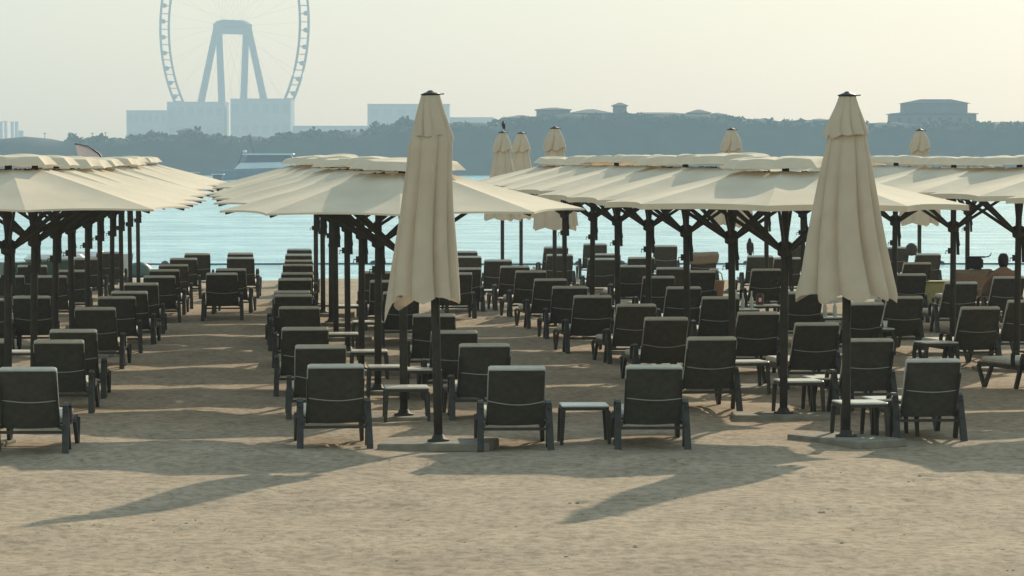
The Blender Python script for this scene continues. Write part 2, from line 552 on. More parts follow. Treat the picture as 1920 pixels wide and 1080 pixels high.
def block(name, px0, px1, ytop, d, depth, label, cat, group, wall='podium', floors=3, bays=6, base_z=1.5):
    a = at_d(px0, ytop, d); b = at_d(px1, ytop, d)
    w = b.x - a.x
    top = a.z
    root = thing(name, ((a.x + b.x) / 2, d, base_z))
    H = top - base_z
    m1 = MB(); m1.box((0, depth / 2, H / 2), (w, depth, H)); m1.build('wall', M[wall], root)
    m2 = MB(); m2.box((0, depth / 2, H + .25), (w + .8, depth + .8, .5)); m2.build('parapet', M[wall], root)
    fh = H / floors
    wme = MB().box((0, 0, 0), (w / bays * .62, .16, fh * .42)).mesh('window'); wme.materials.append(M['podium_glass'])
    for f in range(floors):
        for i in range(bays):
            link('window', wme, root).location = (-w / 2 + w * (i + .5) / bays, -.04, fh * (f + .55))
    tag(root, label, cat, group)
    return root
GI = 'blocks around the wheel'
block('island_building', 237, 313, 208, 2560, 40, 'low pale block at the left end of the wheel island', 'building', GI)
block('island_building', 313, 420, 192, 2580, 45, 'taller pale block under the left legs of the observation wheel', 'building', GI)
block('island_building', 432, 545, 186, 2575, 45, 'pale block under the right legs of the observation wheel', 'building', GI)
block('island_building', 545, 692, 237, 2600, 30, 'long low hazy building right of the wheel', 'building', GI, floors=2, bays=10)
block('island_building', 689, 842, 196, 2570, 45, 'square hazy block behind the closed centre parasol', 'building', GI)
block('island_building', 838, 925, 221, 2590, 30, 'low hazy block right of the closed centre parasol', 'building', GI, floors=2)
for i, (a, b, y) in enumerate([(-4, 4, 229), (8, 12, 228), (20, 25, 229), (28, 33, 229), (34, 43, 246)]):
    block('tower_block', a, b, y, 2900 + i * 12, 5, ['faint slim tower at the left edge of the picture', 'faint slim tower second from the left edge', 'faint slim tower third from the left edge', 'faint slim tower fourth from the left edge', 'faint low tower beside the slim towers'][i], 'tower', 'faint towers at far left', floors=6, bays=2)

def villa(px0, px1, eave, ridge, d, label, flat=False, name='villa', cat='villa'):
    a = at_d(px0, eave, d); b = at_d(px1, eave, d)
    w = b.x - a.x
    base = 2.0
    H = a.z - base
    rr = at_d(px0, ridge, d).z - base
    dep = max(6.0, min(14.0, w))
    root = thing(name, ((a.x + b.x) / 2, d, base))
    m1 = MB(); m1.box((0, dep / 2, H / 2 - .05), (w - 1.0 if w > 4 else w * .84, dep, H - .1)); m1.build('wall', M['villa_wall'], root)
    rf = MB()
    e = 0.6
    x0, x1, y0, y1 = -w / 2, w / 2, -e, dep + e
    ins = min(w, dep) * .42
    vs = [(x0, y0, H), (x1, y0, H), (x1, y1, H), (x0, y1, H), (x0, y0, H + .22), (x1, y0, H + .22), (x1, y1, H + .22), (x0, y1, H + .22),
          (x0 + ins, dep * .42, rr + .05), (x1 - ins, dep * .42, rr + .05), (x1 - ins, dep * .58, rr + .05), (x0 + ins, dep * .58, rr + .05)]
    rf.add(vs, [(3, 2, 1, 0), (0, 1, 5, 4), (1, 2, 6, 5), (2, 3, 7, 6), (3, 0, 4, 7), (4, 5, 9, 8), (5, 6, 10, 9), (6, 7, 11, 10), (7, 4, 8, 11), (8, 9, 10, 11)])
    rf.build('roof', M['villa_roof'], root)
    nw = max(1, int(w / 3.2))
    nf = 3 if H > 10 else 2
    for f in range(nf):
        for i in range(nw):
            x = -w / 2 + .9 + (w - 1.8) * (i + .5) / nw
            z = H - 1.9 - f * 3.3
            wi = MB(); wi.box((x, .0, z), (1.1, .16, 1.6)); wi.build('window', M['window'], root)
    tag(root, label, cat, 'villas along the far shore')
    return root
VIL = [
 (944, 1010, 222, 216, 1010, 'hazy hip roofed villa above the two overlapping closed parasols'),
 (1003, 1072, 206.5, 201.5, 1025, 'hazy villa with a broad roof above the single closed parasol'),
 (1066, 1150, 213, 204.5, 1040, 'long hazy villa left of the square roof tower'),
 (1147, 1178, 199, 192.5, 1015, 'narrow hazy tower with a small pyramid roof on the shore'),
 (1176, 1297, 215, 210.5, 1030, 'long low hazy villa right of the square roof tower'),
 (1288, 1334, 212.5, 205.5, 1020, 'hazy villa with a pointed roof left of the far round topped parasol'),
 (1326, 1364, 216, 211.5, 1045, 'small hazy villa above the round topped closed parasol'),
 (1360, 1386, 221, 217.5, 1020, 'tiny hazy villa between two rooflines on the far shore'),
 (1384, 1424, 227, 222.5, 1035, 'hazy villa stepping down the far shore roofline'),
 (1420, 1448, 225.5, 221.5, 1015, 'small hazy villa left of the far trees'),
 (1516, 1560, 227, 222.5, 1030, 'hazy villa just left of the right closed parasol'),
 (1628, 1682, 233, 229.5, 1035, 'low hazy villa between the right closed parasol and the big villa'),
 (1836, 1930, 233, 228.5, 1040, 'long hazy villa at the right edge of the picture'),
 (330, 372, 247, 240.5, 1000, 'small hazy house in front of the wheel island'),
]
for v in VIL:
    villa(*v)
big = villa(1671, 1834, 214, 209, 1020, 'large hazy two tier villa with a broad upper storey')
up_ = MB()
bw = (1815 - 1695) / FPX * 1020
up_.box((0.6, 7, at_d(0, 203, 1020).z - 2.0), (bw, 9, 2 * (at_d(0, 197, 1020).z - at_d(0, 207, 1020).z)))
up_.build('upper_storey', M['villa_wall'], big)
ur = MB()
z0 = at_d(0, 193.5, 1020).z - 2.0; z1 = at_d(0, 185.5, 1020).z - 2.0
ur.add([(-bw / 2 - .2, 2, z0), (bw / 2 + 1.6, 2, z0), (bw / 2 + 1.6, 12, z0), (-bw / 2 - .2, 12, z0), (-bw / 2 + 6, 5, z1), (bw / 2 - 4, 5, z1), (bw / 2 - 4, 9, z1), (-bw / 2 + 6, 9, z1)],
       [(3, 2, 1, 0), (0, 1, 5, 4), (1, 2, 6, 5), (2, 3, 7, 6), (3, 0, 4, 7), (4, 5, 6, 7)])
ur.build('upper_roof', M['villa_roof'], big)

def crown_mesh(name, w, h, n, rnd, palm=False):
    mb = MB()
    blobs = [(Vector((rnd.uniform(-.32, .32) * w, rnd.uniform(-.32, .32) * w, rnd.uniform(-.25, .3) * h)), rnd.uniform(.5, .9)) for _ in range(9)]
    for _ in range(n):
        c, r = rnd.choice(blobs)
        d = Vector((rnd.gauss(0, 1), rnd.gauss(0, 1), rnd.gauss(0, 1))).normalized() * rnd.uniform(.35, 1) ** .5
        p = c + Vector((d.x * w * .30 * r, d.y * w * .30 * r, d.z * h * .30 * r))
        q = Quaternion((rnd.gauss(0, 1), rnd.gauss(0, 1), rnd.gauss(0, 1), rnd.gauss(0, 1))).normalized()
        s = rnd.uniform(.28, .62)
        vs = [q @ Vector(v) * s + p for v in ((-.6, -.35, 0), (.6, -.3, .1), (.5, .4, 0), (-.5, .4, -.15))]
        mb.add(vs, [(0, 1, 2), (0, 2, 3)])
    return mb.mesh(name)
rt = random.Random(3)
CROWNS = []
for i in range(4):
    me = crown_mesh('tree_crown', 1 * 5.5, 1 * 5.0, 520, rt)
    me.materials.append(M['leaf'])
    CROWNS.append(me)
TREE_TOP = [(130, 262), (180, 253), (240, 256), (262, 250), (300, 247), (345, 252), (420, 252), (480, 257), (540, 251), (600, 243), (640, 251), (690, 249), (715, 229), (735, 236), (760, 222), (800, 229), (850, 233), (900, 233), (950, 224), (1000, 226), (1430, 224), (1470, 223), (1500, 227), (1560, 228), (1640, 233), (1700, 236), (1840, 230), (1870, 228), (1920, 230)]
def tree(px, ytop, d, wpx, label, lone=False):
    top = at_d(px, ytop, d)
    gz = 1.5
    w = wpx / FPX * d
    H = top.z - gz
    root = thing('shore_tree', (top.x, d, gz), rt.uniform(0, 6.28))
    ch = min(H * .72, w * 1.05) if not lone else w * .9
    c = link('crown', rt.choice(CROWNS), root)
    c.location = (0, 0, H - ch * .5)
    c.scale = (w / 5.2, w / 5.2, ch / 4.6)
    t = MB()
    t.tube([(0, 0, 0), (.1, 0, H * .5), (0, .1, H - ch * .4)], [.28, .2, .1], 6)
    for k in range(3):
        a = k * 2.1
        t.tube([(.05, 0, H - ch * .75), (math.cos(a) * w * .25, math.sin(a) * w * .25, H - ch * .35)], [.12, .05], 5)
    t.build('trunk', M['bark'], root)
    tag(root, label, 'tree', 'trees along the far shore')
px = 142
ti = 0
names_by_zone = lambda p: ('left of the wheel' if p < 235 else 'below the wheel island' if p < 545 else 'between the wheel and the closed centre parasol' if p < 770 else 'right of the closed centre parasol' if p < 960 else 'left of the right closed parasol' if p < 1600 else 'near the right edge')
TREES = []
while px < 1925:
    if 1010 < px < 1428 or 1690 < px < 1835:
        px += 14; continue
    TREES.append([px, min(interp(TREE_TOP, px), interp(TERR, px) - 5) + rt.uniform(-6, 5), rt.uniform(950, 985), rt.uniform(26, 58)])
    px += rt.uniform(17, 27)
zone = {}
for t_ in TREES:
    zone.setdefault(names_by_zone(t_[0]), []).append(t_)
for z_, lst in zone.items():
    for i, t_ in enumerate(lst):
        num = (ORD + ['fifteenth', 'sixteenth', 'seventeenth'])[i]
        tree(*t_, 'hazy far tree %s, %s from left' % (z_, num))
for q_ in ((712, 227, 980, 34, 'tall hazy tree cluster left of the closed centre parasol'), (754, 219, 985, 46, 'tallest hazy tree, just left of the closed centre parasol top'), (688, 238, 978, 26, 'hazy tree under the left edge of the square hazy block')):
    tree(*q_)
tree(369, 235, 985, 14, 'small lollipop shaped tree beside the hazy little house', lone=True)
# scrub filling the bank between the single trees: nobody could count it
mb = MB()
for _ in range(9000):
    p = rt.uniform(130, 1960)
    d = rt.uniform(944, 985)
    t0 = interp(TERR, p) + 2.6 * math.sin((p) * .031) + 2.0 * math.sin(p * .077 + 1)
    lump = 3.0 * math.sin(p * .11) + 2.4 * math.sin(p * .23 + 2) + 1.6 * math.sin(p * .57)
    if 985 < p < 1428 or 1670 < p < 1835:
        lim = t0 - 2.5 - .6 * lump
    else:
        lim = min(t0 - 3, interp(TREE_TOP, p) + 5) - lump
    y = t0 + 3 - (t0 + 3 - lim) * rt.random() ** 1.2
    c = at_d(p, y, d)
    q = Quaternion((rt.gauss(0, 1), rt.gauss(0, 1), rt.gauss(0, 1), rt.gauss(0, 1))).normalized()
    s = rt.uniform(.6, 1.5)
    mb.add([q @ Vector(v) * s + c for v in ((-.6, -.35, 0), (.6, -.3, .1), (.5, .4, 0), (-.5, .4, -.15))], [(0, 1, 2), (0, 2, 3)])
tag(mb.build('shore_undergrowth', M['leaf']), 'dense undergrowth covering the bank of the far shore', kind='stuff')
for i, (p, y) in enumerate([(84, 250), (130, 249), (142, 251), (173, 250), (198, 249), (153, 258)]):
    b = at_d(p, y, 990)
    r_ = thing('lamp_mast', (b.x, b.y, 6.0))
    H = b.z - 6.0
    q = MB(); q.tube([(0, 0, 0), (0, 0, H)], [.14, .09], 6); q.build('mast', M['steel'], r_)
    q = MB(); q.box((0, 0, H), (.7, .3, .22)); q.build('lamp_head', M['steel'], r_)
    tag(r_, 'thin lamp mast on the low hill at left, %s from the left' % ORD[[0, 1, 2, 4, 5, 3][i]], 'lamp mast', 'lamp masts on the left shore')

# ------------------------------------------------------------------ boats and the buoy line
def loft_hull(L, W, H, bow=.35, n=10):
    mb = MB()
    vs = []; fs = []
    for i in range(n + 1):
        t = i / n
        x = -L / 2 + L * t
        wf = 1.0 if t < 1 - bow else max(.02, math.cos((t - (1 - bow)) / bow * math.pi / 2))
        sheer = H * (1 + .25 * t * t)
        w = W / 2 * wf
        vs += [(x + (L * .03 * t), -w, sheer), (x, -w * .85, H * .35), (x - L * .02 * t, 0, -.3), (x, w * .85, H * .35), (x + (L * .03 * t), w, sheer)]
    for i in range(n):
        for k in range(4):
            fs.append((i * 5 + k, i * 5 + 5 + k, i * 5 + 6 + k, i * 5 + 1 + k))
        fs.append((i * 5 + 4, i * 5 + 9, i * 5 + 5, i * 5))
    fs.append((0, 1, 2, 3, 4))
    mb.add(vs, fs, False)
    return mb
def yacht():
    d = 610.0
    c = at_d(518, 340, d)
    root = thing('motor_yacht', (c.x, d, WATER_Z))
    L = 19.0
    loft_hull(L, 4.4, 2.1).build('hull', M['hull_mid'], root)
    m_ = MB()
    m_.add([(-6.6, -1.9, 2.3), (6.2, -1.2, 2.7), (6.2, 1.2, 2.7), (-6.6, 1.9, 2.3), (-5.6, -1.5, 3.3), (3.6, -1.0, 3.5), (3.6, 1.0, 3.5), (-5.6, 1.5, 3.3)],
           [(0, 1, 5, 4), (1, 2, 6, 5), (2, 3, 7, 6), (3, 0, 4, 7), (4, 5, 6, 7)])
    m_.build('deckhouse', M['hull_white'], root)
    m_ = MB()
    m_.add([(-5.0, -1.6, 3.34), (3.4, -1.1, 3.52), (3.4, 1.1, 3.52), (-5.0, 1.6, 3.34), (-4.4, -1.3, 4.5), (2.2, -.9, 4.5), (2.2, .9, 4.5), (-4.4, 1.3, 4.5)],
           [(0, 1, 5, 4), (1, 2, 6, 5), (2, 3, 7, 6), (3, 0, 4, 7)])
    m_.build('window_band', M['hull_dark'], root)
    m_ = MB(); m_.rbox((-1.2, 0, 4.65), (8.2, 3.2, .26), .1); m_.build('flybridge_roof', M['hull_white'], root)
    m_ = MB(); m_.tube([(-3.4, 0, 4.75), (-4.0, 0, 6.2), (-4.1, 0, 8.2)], [.14, .10, .04], 6); m_.tube([(-6.0, 0, 3.2), (-5.4, 0, 4.9), (-4.6, 0, 4.8)], .12, 6); m_.build('radar_mast', M['hull_dark'], root)
    m_ = MB(); m_.lathe([(.02, 0), (.35, .1), (.35, .35), (.02, .5)], 10, (-5.0, 0, 4.85)); m_.build('radar_dome', M['hull_white'], root)
    m_ = MB(); m_.tube([(5.0, -1.5, 3.6), (6.6, -1.0, 3.3), (8.0, 0, 3.2), (6.6, 1.0, 3.3), (5.0, 1.5, 3.6)], .06, 5); m_.build('bow_rail', M['hull_white'], root)
    root.scale = (1.12, 1.12, 1.12)
    tag(root, 'white and blue motor yacht moored off the far shore', 'yacht')
yacht()
def small_boat(px, py, d, L, label, rz=0.0):
    c = at_d(px, py, d)
    root = thing('small_boat', (c.x, d, WATER_Z), rz)
    loft_hull(L, 1.8, .8).build('hull', M['hull_white'], root)
    m_ = MB(); m_.rbox((-.3, 0, 1.35), (L * .32, 1.3, .8), .12); m_.build('cabin', M['hull_dark'], root)
    m_ = MB(); m_.rbox((-.3, 0, 1.85), (L * .42, 1.6, .12), .05); m_.build('cabin_roof', M['hull_white'], root)
    tag(root, label, 'boat')
small_boat(412, 336, 560, 5.0, 'small pale cabin boat left of the motor yacht')
small_boat(365, 325, 640, 6.0, 'small low boat moored nearest the left parasols', .1)
def buoy_line():
    y = 137.0
    root = thing('buoy_line', (0, y, WATER_Z))
    m_ = MB(); m_.tube([(-22 + i, .3 * math.sin(i * .5), .03) for i in range(45)], .035, 5); m_.build('rope', M['rope'], root)
    proto = None
    for p in (700, 945, 1085, 1165, 1400, 1518, 1765, 1885, 310):
        x = (p - 960) / FPX * y
        if proto is None:
            f = MB(); f.lathe([(.02, -.16), (.10, -.1), (.12, .02), (.08, .12), (.02, .16)], 10); proto = f.build('float', M['float'], root)
            proto.rotation_euler = (0, R(80), 0); fo = proto
        else:
            fo = proto.copy(); COL.objects.link(fo)
        fo.location = (x, .3 * math.sin((x + 22) * .5), .05)
    tag(root, 'swimming area rope with dark floats lying on the water', 'buoy line')
buoy_line()

# ------------------------------------------------------------------ parasols
N8 = 8
def canopy_mesh(rim_r=2.12, rim_z=2.455, top_r=.48, top_z=2.90, valance=.05, rot=0.0, seed=0):
    rnd = random.Random(seed)
    mb = MB()
    sag = [rnd.uniform(.018, .042) for _ in range(N8)]
    nu, nv = 8, 8
    for k in range(N8):
        a0, a1 = rot + k * math.pi / 4, rot + (k + 1) * math.pi / 4
        c0 = Vector((math.cos(a0), math.sin(a0), 0)); c1 = Vector((math.cos(a1), math.sin(a1), 0))
        def fn(u, v, c0=c0, c1=c1, k=k):
            r = top_r + (rim_r - top_r) * v
            p = (c0 * (1 - u) + c1 * u) * r
            e = 4 * u * (1 - u)
            p = p * (1 - .052 * e * v * v)           # edge pulls in between the ribs
            z = top_z + (rim_z - top_z) * v - sag[k] * e * math.sin(math.pi * min(1, v * .85 + .1)) + .02 * e * v * v
            return (p.x, p.y, z)
        mb.grid(fn, nu, nv)
        def fv(u, v, fn=fn):
            p = Vector(fn(u, 1.0))
            return (p.x * (1 + .004 * v), p.y * (1 + .004 * v), p.z - valance * v)
        mb.grid(fv, nu, 1)
    return mb.mesh('canopy')
def vent_mesh(rot=0.0, seed=0):
    rnd = random.Random(seed + 50)
    mb = MB()
    top_z, edge_z = 3.06, 2.945
    for k in range(N8):
        a0, a1 = rot + k * math.pi / 4, rot + (k + 1) * math.pi / 4
        c0 = Vector((math.cos(a0), math.sin(a0), 0)); c1 = Vector((math.cos(a1), math.sin(a1), 0))
        puff = rnd.uniform(-.015, .03)
        e0, e1 = 0.72, 0.72
        def fn(u, v, c0=c0, c1=c1):
            r = .03 + .66 * v
            e = 4 * u * (1 - u)
            p = (c0 * (1 - u) + c1 * u) * r * (1 - .05 * e * v)
            prof = top_z - .02 * v - (top_z - .02 - edge_z) * max(0, (v - .84) / .16) ** 1.0
            z = prof + puff * e * math.sin(math.pi * v) - .006 * (1 - e) * v
            return (p.x, p.y, z)
        mb.grid(fn, 5, 12)
    return mb.mesh('vent')
rv = random.Random(21)
VARIANTS = []
for i in range(4):
    c = canopy_mesh(seed=i, rim_z=2.47 if i < 2 else 2.52, valance=.022 if i < 2 else .065)
    c.materials.append(M['fabric'])
    v = vent_mesh(seed=i); v.materials.append(M['fabric'])
    VARIANTS.append((c, v))
_pm = {}
def shared(key, fn, material):
    if key not in _pm:
        me = fn().mesh(key); me.materials.append(material); _pm[key] = me
    return _pm[key]
def pole_mb():
    m_ = MB(); m_.tube([(0, 0, .08), (0, 0, 1.55), (0, 0, 3.0)], [.046, .046, .042], 12); return m_
def base_mb():
    m_ = MB(); m_.rbox((0, 0, .025), (1.18, .66, .09), .010); return m_
def flange_mb():
    m_ = MB(); m_.lathe([(.115, .07), (.115, .088), (.075, .095), (.056, .135), (.048, .14)], 14); return m_
def hub_mb():
    m_ = MB(); m_.lathe([(.05, 1.90), (.085, 1.92), (.09, 2.0), (.085, 2.06), (.05, 2.08)], 12); return m_
def crank_mb():
    m_ = MB(); m_.box((-.058, 0, 1.62), (.045, .05, .09)); m_.tube([(-.07, 0, 1.62), (-.11, 0, 1.62), (-.115, 0, 1.57)], .010, 6); return m_
def strut_mb():
    m_ = MB(); m_.bar((.075, 0, 1.99), (1.12, 0, 2.68), .03, .045, side=Vector((0, 1, 0))); return m_
def rib_mb():
    m_ = MB(); m_.bar((.3, 0, 2.895), (2.06, 0, 2.435), .025, .026, side=Vector((0, 1, 0))); return m_
def rib2_mb():
    m_ = MB(); m_.bar((.3, 0, 2.89), (2.06, 0, 2.492), .025, .026, side=Vector((0, 1, 0))); return m_
def strap_mb():
    m_ = MB(); m_.bar((.06, -.03, 1.95), (.068, -.05, 1.56), .045, .012); m_.bar((.05, -.05, 1.93), (.085, -.06, 1.70), .03, .01); return m_
def make_open(var, rot):
    root = thing('parasol')
    link('canopy', VARIANTS[var][0], root).rotation_euler = (0, 0, rot)
    vo = link('vent', VARIANTS[var][1], root)
    vo.rotation_euler = (R(rv.uniform(-2.2, 2.2)), R(rv.uniform(-2.2, 2.2)), rot)
    vo.scale = (rv.uniform(.90, 1.0), rv.uniform(.90, 1.0), 1)
    link('pole', shared('pole', pole_mb, M['pole']), root)
    link('base_slab', shared('base_slab', base_mb, M['concrete']), root)
    link('flange', shared('flange', flange_mb, M['pole']), root)
    link('hub', shared('hub', hub_mb, M['pole']), root)
    link('crank', shared('crank', crank_mb, M['pole']), root)
    link('strap', shared('strap', strap_mb, M['finial']), root)
    for k in range(N8):
        o = link('rib', shared('rib' if var < 2 else 'rib_high', rib_mb if var < 2 else rib2_mb, M['pole']), root)
        o.rotation_euler = (0, 0, rot + k * math.pi / 4)
        s = link('strut', shared('strut', strut_mb, M['pole']), root)
        s.rotation_euler = (0, 0, rot + k * math.pi / 4)
    return root

def closed_fabric(prof, folds, amp, seed, hem, hem_amp, lean=0.0, cut=None):
    rnd = random.Random(seed)
    mb = MB()
    nt_ = folds * 12
    amps = [rnd.uniform(.6, 1.35) for _ in range(folds)]
    phs = [rnd.uniform(-.3, .3) for _ in range(folds)]
    hems = [rnd.uniform(-1, 1) for _ in range(folds)]
    wid = [rnd.uniform(.55, 1.5) for _ in range(folds)]
    tot = sum(wid); edges = [sum(wid[:q]) / tot for q in range(folds + 1)]
    zs0, zs1 = prof[0][0], prof[-1][0]
    nz = 26
    def rad(z):
        return interp([(-a, b) for a, b in prof], -z)
    vs = []
    for j in range(nz + 1):
        t = j / nz
        for i in range(nt_):
            k = i // 12
            fr = (i % 12) / 12.0
            th = 2 * math.pi * (edges[k] + (edges[k + 1] - edges[k]) * fr)
            hz = hem + hem_amp * (hems[k] * math.sin(math.pi * fr) - .5 * (1 - abs(2 * fr - 1)) ** 1.0)
            z = zs0 + (hz - zs0) * t
            r0 = rad(max(z, zs1))
            g = (abs(math.sin(math.pi * fr)) ** .6)          # sharp valleys between puffed folds
            a = amp * amps[k] * min(1, .35 + t)
            r = r0 * (1 - a * (1 - g) + .06 * math.sin(3 * th + seed + 2 * t) * t)
            tw = .25 * t * math.sin(seed + 2.2 * t) + .04 * phs[k]
            x, y = r * math.cos(th + tw), r * math.sin(th + tw)
            vs.append((x + lean * t, y, z))
    fs = []
    for j in range(nz):
        for i in range(nt_):
            n = (i + 1) % nt_
            fs.append((j * nt_ + i, (j + 1) * nt_ + i, (j + 1) * nt_ + n, j * nt_ + n))
    mb.add(vs, fs, True)
    return mb
def tall_pole_mb():
    m_ = MB(); m_.tube([(0, 0, .08), (0, 0, 1.55), (0, 0, 3.66)], [.046, .046, .04], 12); return m_
def finial_mb():
    m_ = MB()
    m_.lathe([(.02, 3.70), (.085, 3.715), (.108, 3.733), (.08, 3.745), (.04, 3.76), (.02, 3.775)], 14)
    m_.bar((.08, 0, 3.73), (.14, .01, 3.735), .025, .012, side=Vector((0, 1, 0)))
    return m_
def tie_mb():
    m_ = MB(); m_.tube([(.02, -.07, 1.62), (.03, -.08, 1.45), (.02, -.07, 1.3)], .008, 5); return m_
CLOSED = {}
def make_closed(kind):
    root = thing('closed_parasol')
    if kind == 'wide':
        f = closed_fabric([(3.36, .19), (3.0, .27), (2.5, .37), (2.0, .47), (1.6, .555), (1.5, .545)], 9, .36, 11, 1.62, .08)
        v = closed_fabric([(3.72, .09), (3.62, .125), (3.45, .20), (3.30, .25)], 8, .16, 4, 3.31, .05)
    elif kind == 'slim':
        f = closed_fabric([(3.36, .18), (3.22, .235), (3.0, .245), (2.5, .29), (2.0, .35), (1.5, .41)], 8, .36, 23, 1.60, .20, lean=-.12)
        v = closed_fabric([(3.72, .10), (3.6, .135), (3.45, .18), (3.27, .225)], 8, .18, 6, 3.29, .06)
    else:
        f = closed_fabric([(3.36, .17), (3.0, .25), (2.5, .36), (2.0, .46), (1.55, .50)], 8, .30, 31, 1.58, .07)
        v = closed_fabric([(3.72, .09), (3.6, .16), (3.45, .22), (3.27, .265)], 8, .16, 8, 3.29, .05)
    f.build('canopy', M['fabric_closed'], root)
    v.build('vent', M['fabric_closed'], root)
    link('pole', shared('tall_pole', tall_pole_mb, M['pole']), root)
    link('finial', shared('finial', finial_mb, M['finial']), root)
    link('base_slab', shared('base_slab', base_mb, M['concrete']), root).rotation_euler = (0, 0, R({'wide': -55, 'slim': -9}.get(kind, 0)))
    link('flange', shared('flange', flange_mb, M['pole']), root)
    link('hub', shared('hub', hub_mb, M['pole']), root)
    link('tie', shared('tie', tie_mb, M['finial']), root)
    return root
rp = random.Random(5)
def row_d(k):
    return 35.5 + 4.26 * k
def place_open(col_k, K, vp, var, rot, label, px=None):
    d = row_d(col_k)
    s = FPX / d
    x = ((vp + K * s if px is None else px) - 960) / s
    o = make_open(var, rot)
    o.location = (x, d, hgt(x, d) - .01)
    o.rotation_euler = (R(rp.uniform(-.8, .8)), R(rp.uniform(-.8, .8)), 0)
    tag(o, label, 'parasol', 'open parasols in rows')
    return o
PX1 = {1: 757, 2: 708, 3: 677, 4: 652, 5: 630}
PX2 = {1: 1470, 2: 1375, 3: 1290, 4: 1216, 5: 1159, 6: 1110}
PX3 = {3: 1907, 4: 1787, 5: 1676}
a8 = math.pi / 2
for k in range(1, 11):
    place_open(k, -3.12, 515, k % 2, a8 + R(13) + R(rp.uniform(-2, 2)), 'open cream parasol %s from the front in the row left of the sand aisle' % ORD[k - 1])
for k in range(1, 9):
    place_open(k, 2.2, 390, (k + 1) % 2, a8 + R(-1) + R(rp.uniform(-2, 2)), 'open cream parasol, %s behind the slim closed parasol in its row' % ORD[k - 1], PX1.get(k))
for k in range(1, 8):
    place_open(k, 6.88, 385, 2 + k % 2, a8 + R(-9) + R(rp.uniform(-2, 2)), 'open cream parasol, %s behind the wide closed parasol in its row' % ORD[k - 1], PX2.get(k))
for k in range(1, 9):
    place_open(k, 11.45, 385, 2 + (k + 1) % 2, a8 + R(-6) + R(rp.uniform(-2, 2)), 'open cream parasol %s from the front in the row nearest the right edge' % ORD[k - 1], PX3.get(k))
for i, (k, p) in enumerate([(8, 1814), (7, 1962), (6, 2035)][::-1]):
    place_open(k, 0, 0, 2 + i % 2, a8 + R(20), 'open cream parasol near the water at far right, %s from the front' % ORD[i], p)
# closed ones: the two big ones in front, then those by the water
CL = [('slim', 822, 179.5, 'slim closed beige parasol standing tall before the centre row of loungers', 0.2),
      ('wide', 1588, 176.5, 'wide closed beige parasol with flared folds before the right loungers', 1.0),
      ('slim', -92, 179.5, 'closed parasol on a slab at the left edge', .5),
      ('far', 1040, 87, 'closed parasol standing alone by the water behind the right parasol row', .3),
      ('far', 977, 73, 'closed parasol overlapped by its neighbour with a bird on top', 1.2),
      ('far', 942, 75, 'closed parasol with a small bird perched on its tip', 2.2),
      ('far', 1371, 83, 'round topped closed parasol rising behind the middle of the right parasols', 3.2),
      ('far', 1724, 81, 'closed parasol by the water right of the wide closed parasol', 4.0)]
CL[4] = ('far', 977, 73, 'closed parasol by the water, right of the one with a bird', 1.2)
CLOBJ = []
for kind, p, s, lab, rz in CL:
    o = make_closed(kind)
    d = FPX / s
    o.location = ((p - 960) / s, d, -.01)
    o.rotation_euler = (0, R(-1.25) if p == 822 else 0, 0)
    o.scale = (1, 1, .99)
    tag(o, lab, 'closed parasol', 'closed parasols')
    CLOBJ.append(o)

